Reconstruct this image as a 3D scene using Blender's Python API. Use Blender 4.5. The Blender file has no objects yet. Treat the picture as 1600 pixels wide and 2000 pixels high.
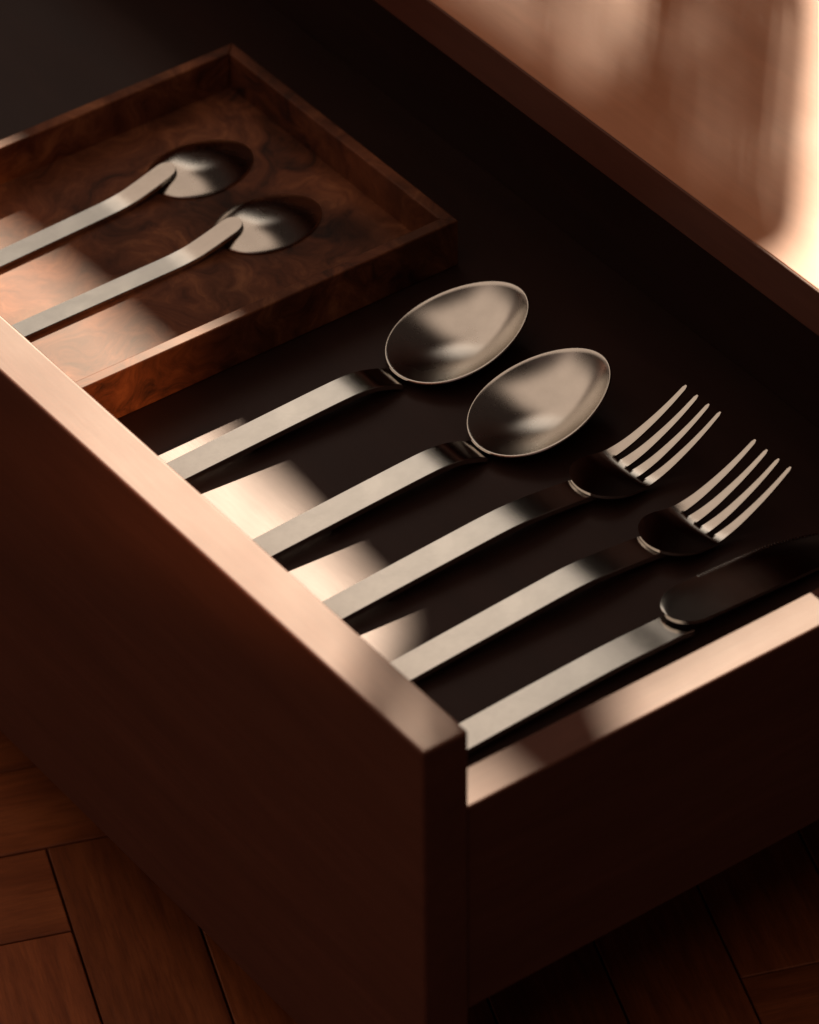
import bpy, bmesh, math, random
from mathutils import Vector, Matrix
from mathutils.geometry import tessellate_polygon
random.seed(7)
S = 0.01                                   # everything below is written in centimetres
scene = bpy.context.scene

# ------------------------------------------------------------------ camera
CAM = dict(C=(101.358, -76.2746, 120.8465), az=0.941, el=0.692, roll=-0.011, f=9780.2)
az, el, ro = CAM['az'], CAM['el'], CAM['roll']
r_ = Vector((math.cos(az), math.sin(az), 0))
f_ = Vector((-math.sin(az)*math.cos(el), math.cos(az)*math.cos(el), -math.sin(el)))
u_ = r_.cross(f_)
right = math.cos(ro)*r_ + math.sin(ro)*u_
upv = -math.sin(ro)*r_ + math.cos(ro)*u_
cam_data = bpy.data.cameras.new('camera')
cam = bpy.data.objects.new('camera', cam_data)
scene.collection.objects.link(cam)
M = Matrix((right, upv, -f_)).transposed().to_4x4()
M.translation = Vector(CAM['C'])*S
cam.matrix_world = M
cam_data.sensor_fit = 'VERTICAL'
cam_data.sensor_height = 36.0
cam_data.sensor_width = 28.8
cam_data.lens = CAM['f']/2000*36.0
cam_data.clip_start = 0.05
cam_data.clip_end = 50
cam_data.dof.use_dof = True
cam_data.dof.focus_distance = (Vector((-19.0, 15.0, 1.0))-Vector(CAM['C'])).dot(f_)*S
cam_data.dof.aperture_fstop = 10.0
scene.camera = cam

# ------------------------------------------------------------------ world, lamps, exposure
world = bpy.data.worlds.new('World'); scene.world = world
world.use_nodes = True
world.node_tree.nodes['Background'].inputs['Color'].default_value = (1.0, 0.66, 0.52, 1)
world.node_tree.nodes['Background'].inputs['Strength'].default_value = 0.024
scene.view_settings.view_transform = 'Standard'
scene.view_settings.look = 'None'
scene.view_settings.exposure = 0.0
scene.view_settings.gamma = 1.0
scene.cycles.use_denoising = True
scene.cycles.max_bounces = 8
scene.cycles.caustics_reflective = False
scene.cycles.sample_clamp_indirect = 4.0

SUN_T = Vector((-14, 6, 0))
SUN_D = Vector((-1.31, 1.05, 1.0)).normalized()
SUN_P = SUN_T + SUN_D*420
def lamp(name, kind, pos, target, **kw):
    d = bpy.data.lights.new(name, kind); o = bpy.data.objects.new(name, d)
    scene.collection.objects.link(o); o.location = Vector(pos)*S
    o.rotation_euler = (Vector(target)-Vector(pos)).to_track_quat('-Z', 'Y').to_euler()
    for k, v in kw.items(): setattr(d, k, v)
    return o
# low sun through the window: a small hard source far away
lamp('low_sun_lamp', 'SPOT', SUN_P, SUN_T, energy=3000, color=(1.0, 0.77, 0.55), shadow_soft_size=0.012,
     spot_size=math.radians(17), spot_blend=0.1)
# broad soft daylight: the bright sky part and the dimmer, warmer part nearer overhead
for nm, x0, x1, y0, y1, z, en, col in (('soft_sky_lamp', -240, -88, 60, 98, 112, 1.38, (1.0, 0.84, 0.69)),
                                   ('soft_overhead_lamp', -330, -88, -230, 91, 160, 14.2, (1.0, 0.74, 0.56)),
                                   ('soft_overhead_lamp', -88, 110, -230, 60, 160, 10.0, (1.0, 0.74, 0.56))):
    c_ = ((x0+x1)/2, (y0+y1)/2, z)
    o = lamp(nm, 'AREA', c_, (c_[0], c_[1], 0), energy=en, color=col, shape='RECTANGLE', size=(x1-x0)*S, size_y=(y1-y0)*S)
    o.rotation_euler = (0, 0, 0)

# dim warm fill lamps added for room light: left side and behind the camera
lamp('left_fill_lamp', 'AREA', (-320, -60, 110), (-20, -30, 40), energy=1.5, color=(1.0, 0.70, 0.52), shape='RECTANGLE', size=2.2, size_y=1.5)
lamp('near_fill_lamp', 'AREA', (230, -260, 80), (-20, 0, 0), energy=5.6, color=(1.0, 0.64, 0.58), shape='RECTANGLE', size=5.0, size_y=2.2)

# orange spot lamp added to make the tray's outer side glow
lamp('tray_glow_lamp', 'SPOT', (40, -12, 27), (-27.8, 2.5, 1.3), energy=26, color=(1.0, 0.42, 0.13), shadow_soft_size=0.02,
     spot_size=math.radians(8.5), spot_blend=1.0)

# ------------------------------------------------------------------ helpers
C = scene.collection
def link(name, me, mat=None, parent=None, smooth=False):
    o = bpy.data.objects.new(name, me); C.objects.link(o)
    if mat: me.materials.append(mat)
    if parent: o.parent = parent
    if smooth:
        for p in me.polygons: p.use_smooth = True
    return o
def mesh(name, verts, faces):
    me = bpy.data.meshes.new(name)
    me.from_pydata([tuple(Vector(v)*S) for v in verts], [], faces)
    bm = bmesh.new(); bm.from_mesh(me); bmesh.ops.recalc_face_normals(bm, faces=bm.faces); bm.to_mesh(me); bm.free()
    me.update(); return me
def bevel(o, w, seg=3, angle=35):
    m = o.modifiers.new('bevel', 'BEVEL'); m.width = w*S; m.segments = seg
    m.limit_method = 'ANGLE'; m.angle_limit = math.radians(angle); m.harden_normals = False
    return m
def box(name, lo, hi, mat, parent=None, bev=0.06, seg=3):
    x0, y0, z0 = lo; x1, y1, z1 = hi
    v = [(x0,y0,z0),(x1,y0,z0),(x1,y1,z0),(x0,y1,z0),(x0,y0,z1),(x1,y0,z1),(x1,y1,z1),(x0,y1,z1)]
    f = [(0,3,2,1),(4,5,6,7),(0,1,5,4),(1,2,6,5),(2,3,7,6),(3,0,4,7)]
    o = link(name, mesh(name, v, f), mat, parent)
    if bev: bevel(o, bev, seg)
    return o
def empty(name, loc, label, cat, rz=0, group=None):
    o = bpy.data.objects.new(name, None); C.objects.link(o)
    o.location = Vector(loc)*S; o.rotation_euler = (0, 0, rz)
    o.empty_display_size = 0.02
    o['label'] = label; o['category'] = cat
    if group: o['group'] = group
    return o

# ------------------------------------------------------------------ materials
def nt(name):
    m = bpy.data.materials.new(name); m.use_nodes = True
    t = m.node_tree; return m, t, t.nodes['Principled BSDF']
def N(t, kind, **kw):
    n = t.nodes.new(kind)
    for k, v in kw.items():
        if k in n.inputs: n.inputs[k].default_value = v
        else: setattr(n, k, v)
    return n
def coords(t, scale, rot=(0,0,0)):
    tc = N(t, 'ShaderNodeTexCoord'); mp = N(t, 'ShaderNodeMapping')
    mp.inputs['Scale'].default_value = scale; mp.inputs['Rotation'].default_value = rot
    t.links.new(tc.outputs['Object'], mp.inputs['Vector']); return mp
def ramp(t, stops, src):
    r = N(t, 'ShaderNodeValToRGB'); e = r.color_ramp.elements
    while len(e) < len(stops): e.new(0.5)
    for k, (p, c) in enumerate(stops): e[k].position = p; e[k].color = (*c, 1)
    t.links.new(src, r.inputs['Fac']); return r
def wood(name, c0, c1, c2, stretch, rough=0.36, spec=0.4, bump=0.15, rot=(0,0,0), pore=0.5, coat=0.0):
    m, t, b = nt(name)
    mp = coords(t, stretch, rot)
    n1 = N(t, 'ShaderNodeTexNoise', Scale=9.0, Detail=8.0, Roughness=0.62, Distortion=0.7)
    n2 = N(t, 'ShaderNodeTexNoise', Scale=60.0, Detail=5.0, Roughness=0.7)
    t.links.new(mp.outputs[0], n1.inputs['Vector']); t.links.new(mp.outputs[0], n2.inputs['Vector'])
    rp = ramp(t, [(0.28, c0), (0.52, c1), (0.78, c2)], n1.outputs['Fac'])
    mx = N(t, 'ShaderNodeMix', data_type='RGBA', blend_type='MULTIPLY'); mx.inputs['Factor'].default_value = pore
    r2 = ramp(t, [(0.35, (0.55, 0.5, 0.48)), (0.6, (1, 1, 1))], n2.outputs['Fac'])
    t.links.new(rp.outputs[0], mx.inputs['A']); t.links.new(r2.outputs[0], mx.inputs['B'])
    t.links.new(mx.outputs['Result'], b.inputs['Base Color'])
    # fine uneven sheen
    tc = N(t, 'ShaderNodeTexCoord'); n3 = N(t, 'ShaderNodeTexNoise', Scale=22.0, Detail=4.0)
    t.links.new(tc.outputs['Object'], n3.inputs['Vector'])
    mr = N(t, 'ShaderNodeMapRange'); mr.inputs['To Min'].default_value = rough-0.05; mr.inputs['To Max'].default_value = rough+0.07
    t.links.new(n3.outputs['Fac'], mr.inputs['Value']); t.links.new(mr.outputs[0], b.inputs['Roughness'])
    bp_ = N(t, 'ShaderNodeBump', Strength=bump, Distance=0.0002)
    t.links.new(n2.outputs['Fac'], bp_.inputs['Height']); t.links.new(bp_.outputs[0], b.inputs['Normal'])
    b.inputs['Specular IOR Level'].default_value = spec
    b.inputs['Coat Weight'].default_value = coat
    return m
def burl(name):
    m, t, b = nt(name)
    mp = coords(t, (1, 1, 1))
    n0 = N(t, 'ShaderNodeTexNoise', Scale=14.0, Detail=3.0)
    t.links.new(mp.outputs[0], n0.inputs['Vector'])
    ad = N(t, 'ShaderNodeMix', data_type='VECTOR'); ad.inputs['Factor'].default_value = 0.10
    t.links.new(mp.outputs[0], ad.inputs['A']); t.links.new(n0.outputs['Color'], ad.inputs['B'])
    n1 = N(t, 'ShaderNodeTexNoise', Scale=22.0, Detail=11.0, Roughness=0.72, Distortion=1.5)
    t.links.new(ad.outputs['Result'], n1.inputs['Vector'])
    rp = ramp(t, [(0.34, (0.024, 0.012, 0.010)), (0.46, (0.090, 0.032, 0.018)), (0.57, (0.150, 0.056, 0.029)), (0.72, (0.29, 0.125, 0.062))], n1.outputs['Fac'])
    n2 = N(t, 'ShaderNodeTexNoise', Scale=8.0, Detail=4.0, Distortion=1.5)
    t.links.new(mp.outputs[0], n2.inputs['Vector'])
    r2 = ramp(t, [(0.36, (0.36, 0.36, 0.38)), (0.58, (1.15, 1.08, 1.0))], n2.outputs['Fac'])
    mx = N(t, 'ShaderNodeMix', data_type='RGBA', blend_type='MULTIPLY'); mx.inputs['Factor'].default_value = 0.8
    t.links.new(rp.outputs[0], mx.inputs['A']); t.links.new(r2.outputs[0], mx.inputs['B'])
    t.links.new(mx.outputs['Result'], b.inputs['Base Color'])
    b.inputs['Roughness'].default_value = 0.45; b.inputs['Specular IOR Level'].default_value = 0.10
    bp_ = N(t, 'ShaderNodeBump', Strength=0.12, Distance=0.0002)
    t.links.new(n1.outputs['Fac'], bp_.inputs['Height']); t.links.new(bp_.outputs[0], b.inputs['Normal'])
    return m
def metal(name, base=(0.80, 0.78, 0.74), rough=0.20):
    m = bpy.data.materials.new(name); m.use_nodes = True; t = m.node_tree
    for n in list(t.nodes): t.nodes.remove(n)
    out = N(t, 'ShaderNodeOutputMaterial')
    g = N(t, 'ShaderNodeBsdfAnisotropic', distribution='BECKMANN')
    mp = coords(t, (1, 1, 1))
    n = N(t, 'ShaderNodeTexNoise', Scale=55.0, Detail=5.0, Roughness=0.6)
    t.links.new(mp.outputs[0], n.inputs['Vector'])
    rp = ramp(t, [(0.3, tuple(c*0.80 for c in base)), (0.7, base)], n.outputs['Fac'])
    t.links.new(rp.outputs[0], g.inputs['Color'])
    mr = N(t, 'ShaderNodeMapRange'); mr.inputs['To Min'].default_value = rough-0.02; mr.inputs['To Max'].default_value = rough+0.03
    t.links.new(n.outputs['Fac'], mr.inputs['Value']); t.links.new(mr.outputs[0], g.inputs['Roughness'])
    mp2 = coords(t, (1, 0.06, 1))
    n2 = N(t, 'ShaderNodeTexNoise', Scale=900.0, Detail=2.0)
    t.links.new(mp2.outputs[0], n2.inputs['Vector'])
    bp_ = N(t, 'ShaderNodeBump', Strength=0.02, Distance=0.0001)
    t.links.new(n2.outputs['Fac'], bp_.inputs['Height']); t.links.new(bp_.outputs[0], g.inputs['Normal'])
    t.links.new(g.outputs[0], out.inputs['Surface'])
    return m

M_DRAWER_X = wood('stained_wood_lengthwise', (0.086, 0.031, 0.021), (0.100, 0.036, 0.024), (0.122, 0.045, 0.030), (0.5, 5.0, 5.0), rough=0.46, spec=0.19, bump=0.12, pore=0.25)
M_DRAWER_Y = wood('stained_wood_depthwise', (0.086, 0.031, 0.021), (0.100, 0.036, 0.024), (0.122, 0.045, 0.030), (5.0, 0.5, 5.0), rough=0.46, spec=0.19, bump=0.12, pore=0.25)
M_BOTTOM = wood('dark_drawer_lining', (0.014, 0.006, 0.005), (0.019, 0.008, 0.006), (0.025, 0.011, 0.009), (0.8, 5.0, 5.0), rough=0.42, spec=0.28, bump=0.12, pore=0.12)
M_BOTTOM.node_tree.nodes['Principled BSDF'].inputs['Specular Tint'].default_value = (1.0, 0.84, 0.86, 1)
M_TOP = wood('cabinet_veneer', (0.37, 0.145, 0.075), (0.43, 0.175, 0.092), (0.50, 0.21, 0.115), (0.4, 2.5, 2.5), rough=0.47, spec=0.3, bump=0.08, pore=0.15)
M_BURL = burl('burl_walnut')
M_METAL = metal('satin_steel', rough=0.27)
M_BAR = metal('brushed_steel', rough=0.20)
M_HEAD = metal('polished_steel', rough=0.19)
M_DARK = wood('dark_carcass', (0.012, 0.006, 0.005), (0.016, 0.008, 0.006), (0.02, 0.01, 0.008), (1, 1, 1), rough=0.6, spec=0.2)

# ------------------------------------------------------------------ floor, and unseen board that shapes the sun lamp
FZ = -18.0
floor = bpy.data.objects.new('floor', bpy.data.meshes.new('floor'))
base = mesh('floor', [(-220,-160,FZ-0.9),(160,-160,FZ-0.9),(160,220,FZ-0.9),(-220,220,FZ-0.9),(-220,-160,FZ-3),(160,-160,FZ-3),(160,220,FZ-3),(-220,220,FZ-3)],
            [(0,1,2,3),(7,6,5,4),(0,4,5,1),(1,5,6,2),(2,6,7,3),(3,7,4,0)])
floor = link('floor', base, M_DARK); floor['kind'] = 'structure'
M_PLANK = [wood('parquet_oak_%s' % w, tuple(c*k for c in (0.17, 0.042, 0.014)), tuple(c*k for c in (0.27, 0.074, 0.024)), tuple(c*k for c in (0.36, 0.11, 0.037)),
           (0.7, 7.0, 1.0), rough=0.42, spec=0.35, bump=0.5, pore=0.7) for w, k in (('warm', 1.0), ('deep', 0.8), ('pale', 1.15))]
W, L, G = 4.9, 39.2, 0.045
E0, N0 = -23.47, -10.98
pm = {}
def plank_mesh(k):
    if k in pm: return pm[k]
    h, w = L/2-G, W/2-G
    v = []
    for z, i in ((-0.9, 0), (-0.05, 0), (0.0, 0.05)):
        v += [(-h+i,-w+i,z),(h-i,-w+i,z),(h-i,w-i,z),(-h+i,w-i,z)]
    f = [(3,2,1,0),(8,9,10,11)]
    for a in (0, 4):
        for i in range(4):
            j = (i+1) % 4; f.append((a+i,a+j,a+4+j,a+4+i))
    pm[k] = mesh('plank', v, f); pm[k].materials.append(M_PLANK[k]); return pm[k]
ea = math.radians(-21.0); ev = Vector((math.cos(ea), math.sin(ea), 0)); nv = Vector((-math.sin(ea), math.cos(ea), 0))
def plank(ec, nc, vert):
    p = ev*ec + nv*nc
    if not (-75 < p.x < 12 and -50 < p.y < 48): return
    k = random.choice((0, 0, 1, 2))
    o = bpy.data.objects.new('plank', plank_mesh(k)); C.objects.link(o); o.parent = floor
    o.location = Vector((p.x, p.y, FZ + random.uniform(-0.02, 0.02)))*S
    o.rotation_euler = (random.uniform(-0.0015, 0.0015), 0, ea + (math.pi/2 if vert else 0) + random.choice((0, math.pi)))
K = 8
for r in range(-16, 17):
    for mm in (-1, 0, 1):
        plank(E0 - r*W + L/2 + mm*2*L, N0 + r*W + W/2, False)
for c in range(-16, 17):
    for mm in (-1, 0, 1):
        plank(E0 + c*W + W/2, N0 - c*W - L/2 + mm*2*L, True)

# unseen board added to cut the sun lamp into pools (far behind the cabinet)
BD = 210.0
bx_ = Vector((1, 0, 0)); bx_ = (bx_ - SUN_D*bx_.dot(SUN_D)).normalized(); by_ = SUN_D.cross(bx_)
BC = SUN_T + SUN_D*BD
def to_board(x, y):
    P = Vector((x, y, 0)); d = SUN_P - P
    t = (BC-P).dot(SUN_D)/d.dot(SUN_D); Q = P + d*t - BC
    return (Q.dot(bx_), Q.dot(by_), 0)
def slit(x0, y0, x1, y1, w):
    d = Vector((x1-x0, y1-y0)).normalized(); n = Vector((-d.y, d.x))*w/2
    return [(x0+n.x, y0+n.y), (x0-n.x, y0-n.y), (x1-n.x, y1-n.y), (x1+n.x, y1+n.y)]
OPENINGS = [
    [(-66, 6.0), (-41, 6.1), (-35, 6.5), (-30, 6.5), (-20, 6.2), (-14.8, 5.7), (-11.4, 5.4), (-10.4, 3.5), (-5.4, -1.6), (-0.5, -5.2), (3.0, -6.8), (8, -14), (-66, -14)],
    [(1.0, -3.8), (5.5, -4.2), (5.5, -0.6), (1.0, -0.8)],
    [(1.2, 5.2), (7.0, 3.0), (7.0, 29), (-14.6, 28.9), (-11.1, 26.3), (-3.9, 19.7), (-0.7, 16.8), (0.4, 15.4), (0.6, 12.0)],
]
OPENINGS += [slit(4.4, -6.2, 9.5, -9.0, 0.45), slit(5.0, -7.6, 9.5, -10.2, 0.45)]
OPENINGS += [slit(-13.0, 26.6, -4.7, 19.0, 0.10), slit(-4.5, 18.7, -1.3, 16.5, 0.10), slit(-13.2, 26.0, -5.2, 18.6, 0.05), slit(-12.6, 26.9, -4.4, 19.4, 0.13)]
# fine broken slits in the added board: they streak light over the cabinet top
rs = random.Random(11)
m_ = -5.0
while m_ < 10.4:
    wide = 0.042 if m_ < 1.5 else 0.062 if m_ < 2.8 else 0.105 if m_ < 4.5 else 0.022 if m_ < 6.2 else 0.042
    t1 = (0.735*m_-16.1)/0.678; t = t1
    while t > t1-13:
        l = rs.uniform(1.6, 3.4); w = wide*rs.uniform(0.45, 1.5)
        if m_ > 2.8 and m_ < 4.5: w = wide*min(1.3, 0.25+0.14*(t1-t)) 
        a, b = t-l+0.12, t
        OPENINGS.append(slit(0.678*m_+0.735*a, 0.735*m_-0.678*a, 0.678*m_+0.735*b, 0.735*m_-0.678*b, w))
        t -= l
    m_ += 0.5
polys = [[Vector(c) for c in ((-36,-36,0),(36,-36,0),(36,36,0),(-36,36,0))]] + [[Vector(to_board(*q)) for q in P] for P in OPENINGS]
flat = [v for P in polys for v in P]
tris = tessellate_polygon(polys)
me = mesh('gobo_board', [BC + bx_*v.x + by_*v.y for v in flat], [tuple(t) for t in tris])
gobo_board = link('gobo_board', me, M_DARK); gobo_board['kind'] = 'structure'
sm = gobo_board.modifiers.new('thick', 'SOLIDIFY'); sm.thickness = 0.6*S

# ------------------------------------------------------------------ cabinet
cab = empty('cabinet', (-35, 45, FZ), 'low reddish brown wooden cabinet with a flat sunlit top above the open drawer', 'cabinet')
def put(o, root):
    o.parent = root; o.matrix_parent_inverse = Matrix.Translation(-root.location) if root.rotation_euler.z == 0 else root.matrix_world.inverted()
    return o
YC = 23.16
put(box('top_panel', (-95, YC+0.13, 6.64), (9, 70, 8.59), M_TOP, None, bev=0.05), cab)
put(box('edge_band', (-95, YC, 6.63), (9, YC+0.125, 8.61), M_DRAWER_X, None, bev=0.055), cab)
put(box('side_panel', (-95, YC+0.25, FZ+0.01), (-93, 69.8, 6.62), M_DRAWER_Y), cab)
put(box('side_panel', (7, YC+0.25, FZ+0.01), (9, 69.8, 6.62), M_DRAWER_Y), cab)
put(box('back_panel', (-92.98, 68.6, FZ+0.01), (6.98, 69.6, 6.62), M_DARK), cab)
put(box('bottom_panel', (-92.98, YC+0.3, FZ+2.0), (6.98, 68.58, FZ+3.6), M_DARK), cab)

# ------------------------------------------------------------------ drawer
XL = -72.0; H = 6.0; HS = 2.33; ZB = -7.55
drw = empty('drawer', (-36, 12, ZB), 'open reddish brown wooden drawer with a tall front board and lower side boards', 'drawer')
put(box('front_panel', (XL-2.0, -1.95, -13.67), (0.0, 0.0, H), M_DRAWER_X, bev=0.13, seg=4), drw)
put(box('side_panel', (-1.8, 0.004, ZB), (-0.1, 45, HS), M_DRAWER_Y, bev=0.10, seg=3), drw)
put(box('side_panel', (XL, 0.004, ZB), (XL+1.7, 45, HS), M_DRAWER_Y, bev=0.10, seg=3), drw)
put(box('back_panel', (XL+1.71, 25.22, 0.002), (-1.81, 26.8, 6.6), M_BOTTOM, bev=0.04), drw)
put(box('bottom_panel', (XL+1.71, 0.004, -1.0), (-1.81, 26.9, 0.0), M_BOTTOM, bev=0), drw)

# ------------------------------------------------------------------ tray
TX0, TX1, TY0, TY1, TH, TT = -43.54, -27.8, 0.35, 20.43, 2.25, 0.56
tray = empty('serving_tray', ((TX0+TX1)/2, (TY0+TY1)/2, 0), 'shallow burl walnut tray with mitred corners holding two teaspoons in the drawer', 'tray')
def mitre(pts, name):
    (ax, ay), (bx, by), (cx, cy), (dx, dy) = pts
    v = [(ax,ay,0.01),(bx,by,0.01),(cx,cy,0.01),(dx,dy,0.01),(ax,ay,TH),(bx,by,TH),(cx,cy,TH),(dx,dy,TH)]
    o = link(name, mesh(name, v, [(0,3,2,1),(4,5,6,7),(0,1,5,4),(1,2,6,5),(2,3,7,6),(3,0,4,7)]), M_BURL)
    bevel(o, 0.07, 3); put(o, tray)
o_ = [(TX0,TY0),(TX1,TY0),(TX1,TY1),(TX0,TY1)]; i_ = [(TX0+TT,TY0+TT),(TX1-TT,TY0+TT),(TX1-TT,TY1-TT),(TX0+TT,TY1-TT)]
for k in range(4):
    j = (k+1) % 4; mitre((o_[k], o_[j], i_[j], i_[k]), 'tray_side')
put(box('base', (TX0+TT, TY0+TT, 0.05), (TX1-TT, TY1-TT, 0.5), M_BURL, bev=0), tray)

# ------------------------------------------------------------------ cutlery
def spline(pts, n=10):
    out = []
    P = [pts[0]] + list(pts) + [pts[-1]]
    for k in range(1, len(P)-2):
        p0, p1, p2, p3 = P[k-1:k+3]
        for s in range(n):
            t = s/n
            out.append(tuple(0.5*((2*b)+(-a+c)*t+(2*a-5*b+4*c-d)*t*t+(-a+3*b-3*c+d)*t**3) for a, b, c, d in zip(p0, p1, p2, p3)))
    out.append(tuple(pts[-1])); return out
def bar(name, path, w, th, root, round_end=False):
    """flat bar swept along (y, z_top); the cross-section is a bevelled rectangle"""
    P = spline(path, 10)
    if round_end:
        yend = P[-1][0]; R = w/2
        body = [(y, z, w/2) for y, z in P if y < yend-R]
        cap = []
        for k in range(9):
            a = k/8*math.pi/2
            y = yend - R + R*math.sin(a)
            z = min(P, key=lambda q: abs(q[0]-y))[1]
            for (ya, za), (yb, zb) in zip(P, P[1:]):
                if ya <= y <= yb: z = za + (zb-za)*(y-ya)/max(1e-6, yb-ya)
            cap.append((y, z, max(0.02, R*math.cos(a))))
        P3 = body + cap
    else: P3 = [(y, z, w/2) for y, z in P]
    c = 0.025; v = []; f = []
    n = len(P3)
    for k, (y, z, hw) in enumerate(P3):
        a = P3[max(0, k-1)]; b = P3[min(n-1, k+1)]
        ty, tz = b[0]-a[0], b[1]-a[1]; l = math.hypot(ty, tz) or 1; ny, nz = -tz/l, ty/l
        cc = min(c, hw*0.5)
        for x, d in ((-hw, c), (-hw+cc, 0), (hw-cc, 0), (hw, c), (hw, th-c), (hw-cc, th), (-hw+cc, th), (-hw, th-c)):
            v.append((x, y-ny*d, z-nz*d))
    for k in range(n-1):
        for i in range(8):
            j = (i+1) % 8; f.append((k*8+i, k*8+j, k*8+8+j, k*8+8+i))
    f.append(tuple(range(8))); f.append(tuple(range((n-1)*8, n*8))[::-1])
    o = link(name, mesh(name, v, f), M_BAR, root)
    for p in o.data.polygons: p.use_smooth = True
    o.data.set_sharp_from_angle(angle=math.radians(30))
    return o
def bowl(name, root, yc, a, b, zc, tilt, D, p, egg, th, up=True, shift=0.0):
    NR, NT = 22, 72; v = []; f = []
    def P(r, th_):
        c, s = math.cos(th_), math.sin(th_)
        x = a*s*(1-egg*c)*r; y = b*c*r
        d = D*(1-r**p)*(1+shift*c*r)              # deepest a little towards the tip
        z = zc + tilt*y + (-d if up else d)
        return (x, yc+y, z)
    v.append(P(0, 0))
    for i in range(1, NR+1):
        r = (i/NR)**0.85
        for k in range(NT): v.append(P(r, 2*math.pi*k/NT))
    for k in range(NT):
        j = (k+1) % NT; f.append((0, 1+j, 1+k))
        for i in range(NR-1):
            q = 1+i*NT; f.append((q+k, q+j, q+NT+j, q+NT+k))
    me = bpy.data.meshes.new(name); me.from_pydata([tuple(Vector(q)*S) for q in v], [], f); me.update()
    if me.polygons[0].normal.z < 0: me.flip_normals()
    o = link(name, me, M_METAL, root, smooth=True)
    m = o.modifiers.new('solid', 'SOLIDIFY'); m.thickness = th*S; m.offset = -1.0
    bevel(o, 0.035, 2, 50)
    return o

SPOON_PATH = [(0.6, 0.30), (2.0, 0.38), (4.0, 0.48), (6.5, 0.605), (9.0, 0.73), (10.8, 0.815), (11.8, 0.83), (12.6, 0.75), (13.4, 0.50), (13.9, 0.28)]
def spoon(x, yc, a, b, tilt, zn, rz, label, dy=0.0):
    t = empty('dinner_spoon', (x+0.06, 0, 0), label, 'spoon', rz, 'dinner spoons lying bowl up in the drawer')
    bar('handle', [(y+dy, z) for y, z in SPOON_PATH], 1.27, 0.25, t)
    bowl('bowl', t, yc, a, b, zn+tilt*b, tilt, 1.10, 2.3, 0.10, 0.11, True, 0.48)
    return t
spoon(-23.48, 16.95, 2.28, 3.04, 0.223, 0.48, -0.013, 'dinner spoon lying face up nearest the walnut tray')
spoon(-17.74, 16.73, 2.25, 3.0, 0.262, 0.48, -0.001, 'dinner spoon lying face up between the other dinner spoon and the forks', -0.1)

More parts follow.
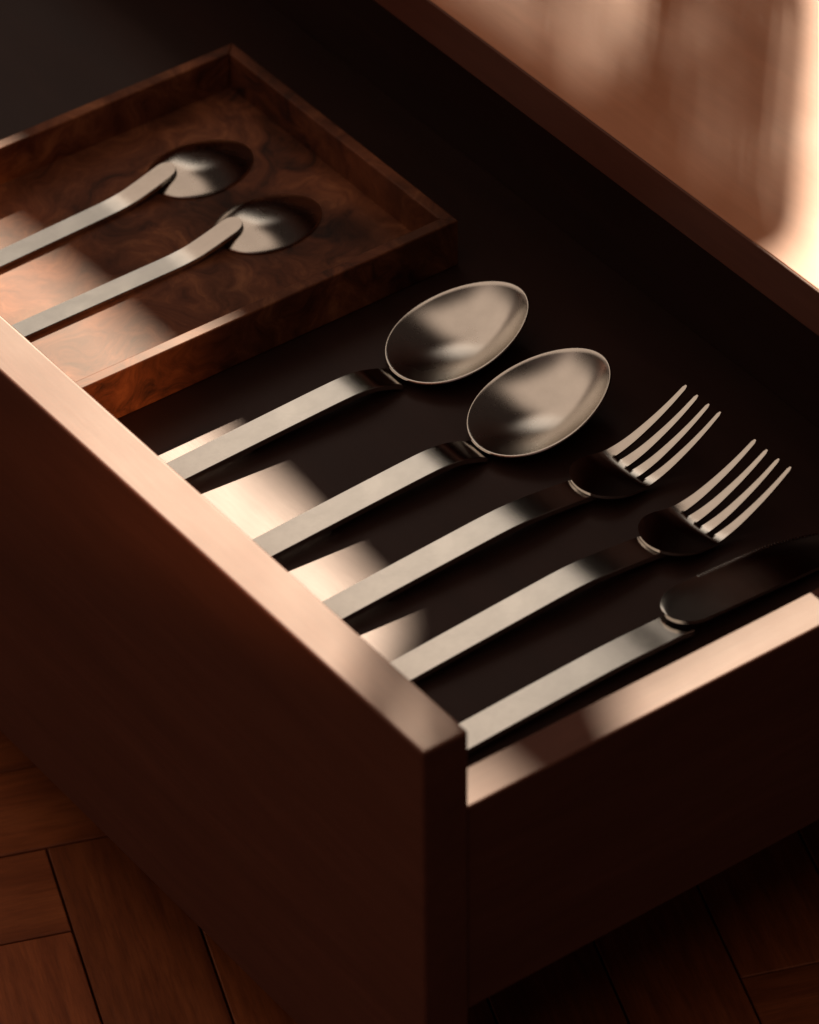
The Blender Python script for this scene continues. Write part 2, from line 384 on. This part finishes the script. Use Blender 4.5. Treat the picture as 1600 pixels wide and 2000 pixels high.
FORK_PATH = [(0.6, 0.30), (2.0, 0.40), (4.0, 0.51), (6.5, 0.64), (9.0, 0.765), (10.9, 0.855), (12.0, 0.865), (13.0, 0.80), (14.0, 0.69), (15.0, 0.56), (15.8, 0.40)]
HEADZ = [(14.7, 0.74), (15.2, 0.66), (15.8, 0.55), (16.4, 0.44), (17.0, 0.34), (17.6, 0.31), (18.5, 0.52), (19.5, 0.94), (20.4, 1.42), (21.25, 1.97)]
def zat(prof, y):
    for (ya, za), (yb, zb) in zip(prof, prof[1:]):
        if ya <= y <= yb: return za+(zb-za)*(y-ya)/max(1e-6, yb-ya)
    return prof[0][1] if y < prof[0][0] else prof[-1][1]
HP = spline(HEADZ, 8)
def fork(x, rz, label):
    t = empty('dinner_fork', (x, 0, 0), label, 'fork', rz, 'dinner forks lying in the drawer')
    bar('handle', FORK_PATH, 1.27, 0.25, t)
    Y0, YB, YR, YT = 15.1, 16.6, 17.6, 21.2
    TH = 0.12
    def halfw(y):
        if y < YB: 
            q = (YB-y)/(YB-Y0); return 1.41*max(0.0, 1-q**2.2)**0.5
        return 1.41 - 0.10*(y-YB)/(YT-YB) 
    v = []; f = []
    def strip(rows):                                    # rows: list of lists of (x,y); closed thick sheet
        s = len(v); n = len(rows[0])
        for row in rows:
            for (xx, yy) in row:
                z = zat(HP, yy) + 0.075*(xx/1.2)**2
                v.append((xx, yy, z))
        m = len(v)-s
        for k in range(m):
            xx, yy, z = v[s+k]; v.append((xx, yy, z-TH))
        R = len(rows)
        for i in range(R-1):
            for j in range(n-1):
                a = s+i*n+j; q = (a, a+1, a+n+1, a+n); f.append(q); f.append(tuple(w_+m for w_ in q)[::-1])
        edge = [s+j for j in range(n)] + [s+i*n+n-1 for i in range(1, R)] + [s+(R-1)*n+j for j in range(n-2, -1, -1)] + [s+i*n for i in range(R-2, 0, -1)]
        for a, b in zip(edge, edge[1:]+edge[:1]): f.append((a, b, b+m, a+m))
    def tine(k, y):                                     # left and right edge of tine k at y (k 0..3)
        q = (y-YR)/(YT-YR); qq = min(1, max(0, q))
        pitch_r, pitch_t = 0.735, 0.685
        c = (k-1.5)*(pitch_r+(pitch_t-pitch_r)*qq)
        w = 0.46 - 0.30*qq**0.9
        if q > 0.965: w *= max(0.45, math.sqrt(max(0.0, 1-((q-0.965)/0.035)**2*0.8)))
        return c-w/2, c+w/2
    # body: columns line up with the tine roots
    frac = []
    for k in range(4):
        l_, r2 = tine(k, YR); frac += [l_+(r2-l_)*i/4 for i in range(5)]
    wR = frac[-1]
    rows = []
    ys = [Y0 + (YR-Y0)*((i/24)**1.5) for i in range(25)]
    for y in ys:
        hw = max(halfw(y), 0.03) if y < YR-1e-6 else wR
        if YB < y < YR: hw = 1.41 + (wR-1.41)*(y-YB)/(YR-YB)
        rows.append([(c/wR*hw, y) for c in frac])
    strip(rows)
    for k in range(4):
        rows = []
        for i in range(33):
            y = YR + (YT-YR)*i/32; l_, r2 = tine(k, y)
            rows.append([(l_+(r2-l_)*j/4, y) for j in range(5)])
        strip(rows)
    bm = bmesh.new()
    vs = [bm.verts.new(Vector(q)*S) for q in v]
    for q in f:
        try: bm.faces.new([vs[i] for i in q])
        except ValueError: pass
    bmesh.ops.remove_doubles(bm, verts=bm.verts, dist=1e-6)
    # inner faces where tines meet the body
    inner = [fc for fc in bm.faces if all(len(e.link_faces) > 2 for e in fc.edges)]
    kill = [fc for fc in bm.faces if abs(fc.normal.y) > 0.7 and all(abs(vv.co.y-YR*S) < 1e-6 for vv in fc.verts) and any(len(e.link_faces) > 2 for e in fc.edges)]
    bmesh.ops.delete(bm, geom=list(set(kill)), context='FACES')
    bmesh.ops.recalc_face_normals(bm, faces=bm.faces)
    me = bpy.data.meshes.new('head'); bm.to_mesh(me); bm.free()
    o = link('head', me, M_HEAD, t, smooth=True)
    o.data.set_sharp_from_angle(angle=math.radians(40))
    bevel(o, 0.03, 2, 40)
    return t
fork(-13.16, 0.004, 'four tined dinner fork lying between the spoons and the other fork')
fork(-8.91, 0.008, 'four tined dinner fork lying next to the serrated knife')

# knife
kn = empty('dinner_knife', (-4.72, 0, 0), 'dinner knife with a broad finely serrated blade lying along the right side of the drawer', 'knife', 0.012)
bar('handle', [(0.6, 0.30), (2.0, 0.42), (4.0, 0.50), (7.0, 0.60), (9.5, 0.66), (11.0, 0.66), (12.2, 0.62), (13.0, 0.60), (13.5, 0.55)], 1.3, 0.25, kn)
def blade():
    v = []; f = []
    ys = []
    y = 12.95
    while y < 24.2:
        ys.append(y); y += 0.035
    def left(y):
        e = -1.50 - 0.12*math.sin(min(1, (y-14.2)/4)*math.pi/2) if y > 14.2 else None
        if y <= 14.6:
            q = (14.6-y)/(14.6-12.95); return -0.30 - (1.20)*max(0, 1-q**2.1)**0.5
        base = -1.50 + 0.0*y
        if y > 17.5: base += 0.052*(y-17.5)**2
        return base
    def rightx(y):
        if y <= 14.2:
            q = (14.2-y)/(14.2-12.95); return -0.30 + 0.95*max(0, 1-q**2.1)**0.5
        if y > 22.8: return 0.65 - 0.35*(y-22.8)**2
        return 0.65
    QS = [0, 0.022, 0.1, 0.2, 0.35, 0.5, 0.7, 0.85, 1.0]; n = len(QS)
    rows = 0
    for y in ys:
        l_, r2 = left(y), rightx(y)
        if r2-l_ < 0.02 and y > 20: break
        tooth = 0.0
        if y > 15.45: tooth = 0.055 if (int(round((y-15.45)/0.035)) % 4) in (1, 2) else 0.0
        z = 0.93 - 0.072*(y-12.95)
        for k in range(n):
            q = QS[k]; x = l_ - (tooth if k == 0 else 0) + (r2-l_)*q
            edge = max(0, 0.25-q)/0.25
            v.append((x, y, z - 0.03*edge + (tooth*0.4 if k == 0 else 0)))
        for k in range(n):
            q = QS[k]; x = l_ - (tooth if k == 0 else 0) + (r2-l_)*q
            edge = max(0, 0.25-q)/0.25
            v.append((x, y, z - 0.16 + 0.10*edge))
        rows += 1
    m = 2*n
    for i in range(rows-1):
        for k in range(n-1):
            a = i*m+k; f.append((a, a+1, a+m+1, a+m)); b = a+n; f.append((b, b+m, b+m+1, b+1))
        a = i*m; f.append((a, a+m, a+m+n, a+n)); a = i*m+n-1; f.append((a, a+n, a+m+n, a+m))
    for k in range(n-1):
        f.append((k, k+n, k+n+1, k+1)); a = (rows-1)*m+k; f.append((a, a+1, a+n+1, a+n))
    o = link('blade', mesh('blade', v, f), M_BAR, kn, smooth=True)
    o.data.set_sharp_from_angle(angle=math.radians(35))
blade()

TEA_PATH = [(0.95, 0.71), (4.0, 0.71), (8.0, 0.715), (10.2, 0.72), (11.1, 0.735), (11.8, 0.80), (12.5, 0.95), (13.2, 1.13), (13.7, 1.26), (14.2, 1.38)]
def tea(x, rz, label, dy):
    t = empty('teaspoon', (x, 0, 0), label, 'teaspoon', rz, 'teaspoons lying bowl down on the tray')
    bar('handle', [(y+(dy if y > 3 else 0), z) for y, z in TEA_PATH], 0.97, 0.21, t, round_end=True)
    bowl('bowl', t, 15.55+dy, 1.80, 2.42, 0.56, 0.0, 0.63, 2.7, 0.06, 0.11, False, -0.50)
    return t
tea(-34.05, 0.006, 'teaspoon lying bowl down on the tray nearest its front right rim', 0.0)
tea(-38.30, 0.040, 'teaspoon lying bowl down further inside the tray', 0.0)
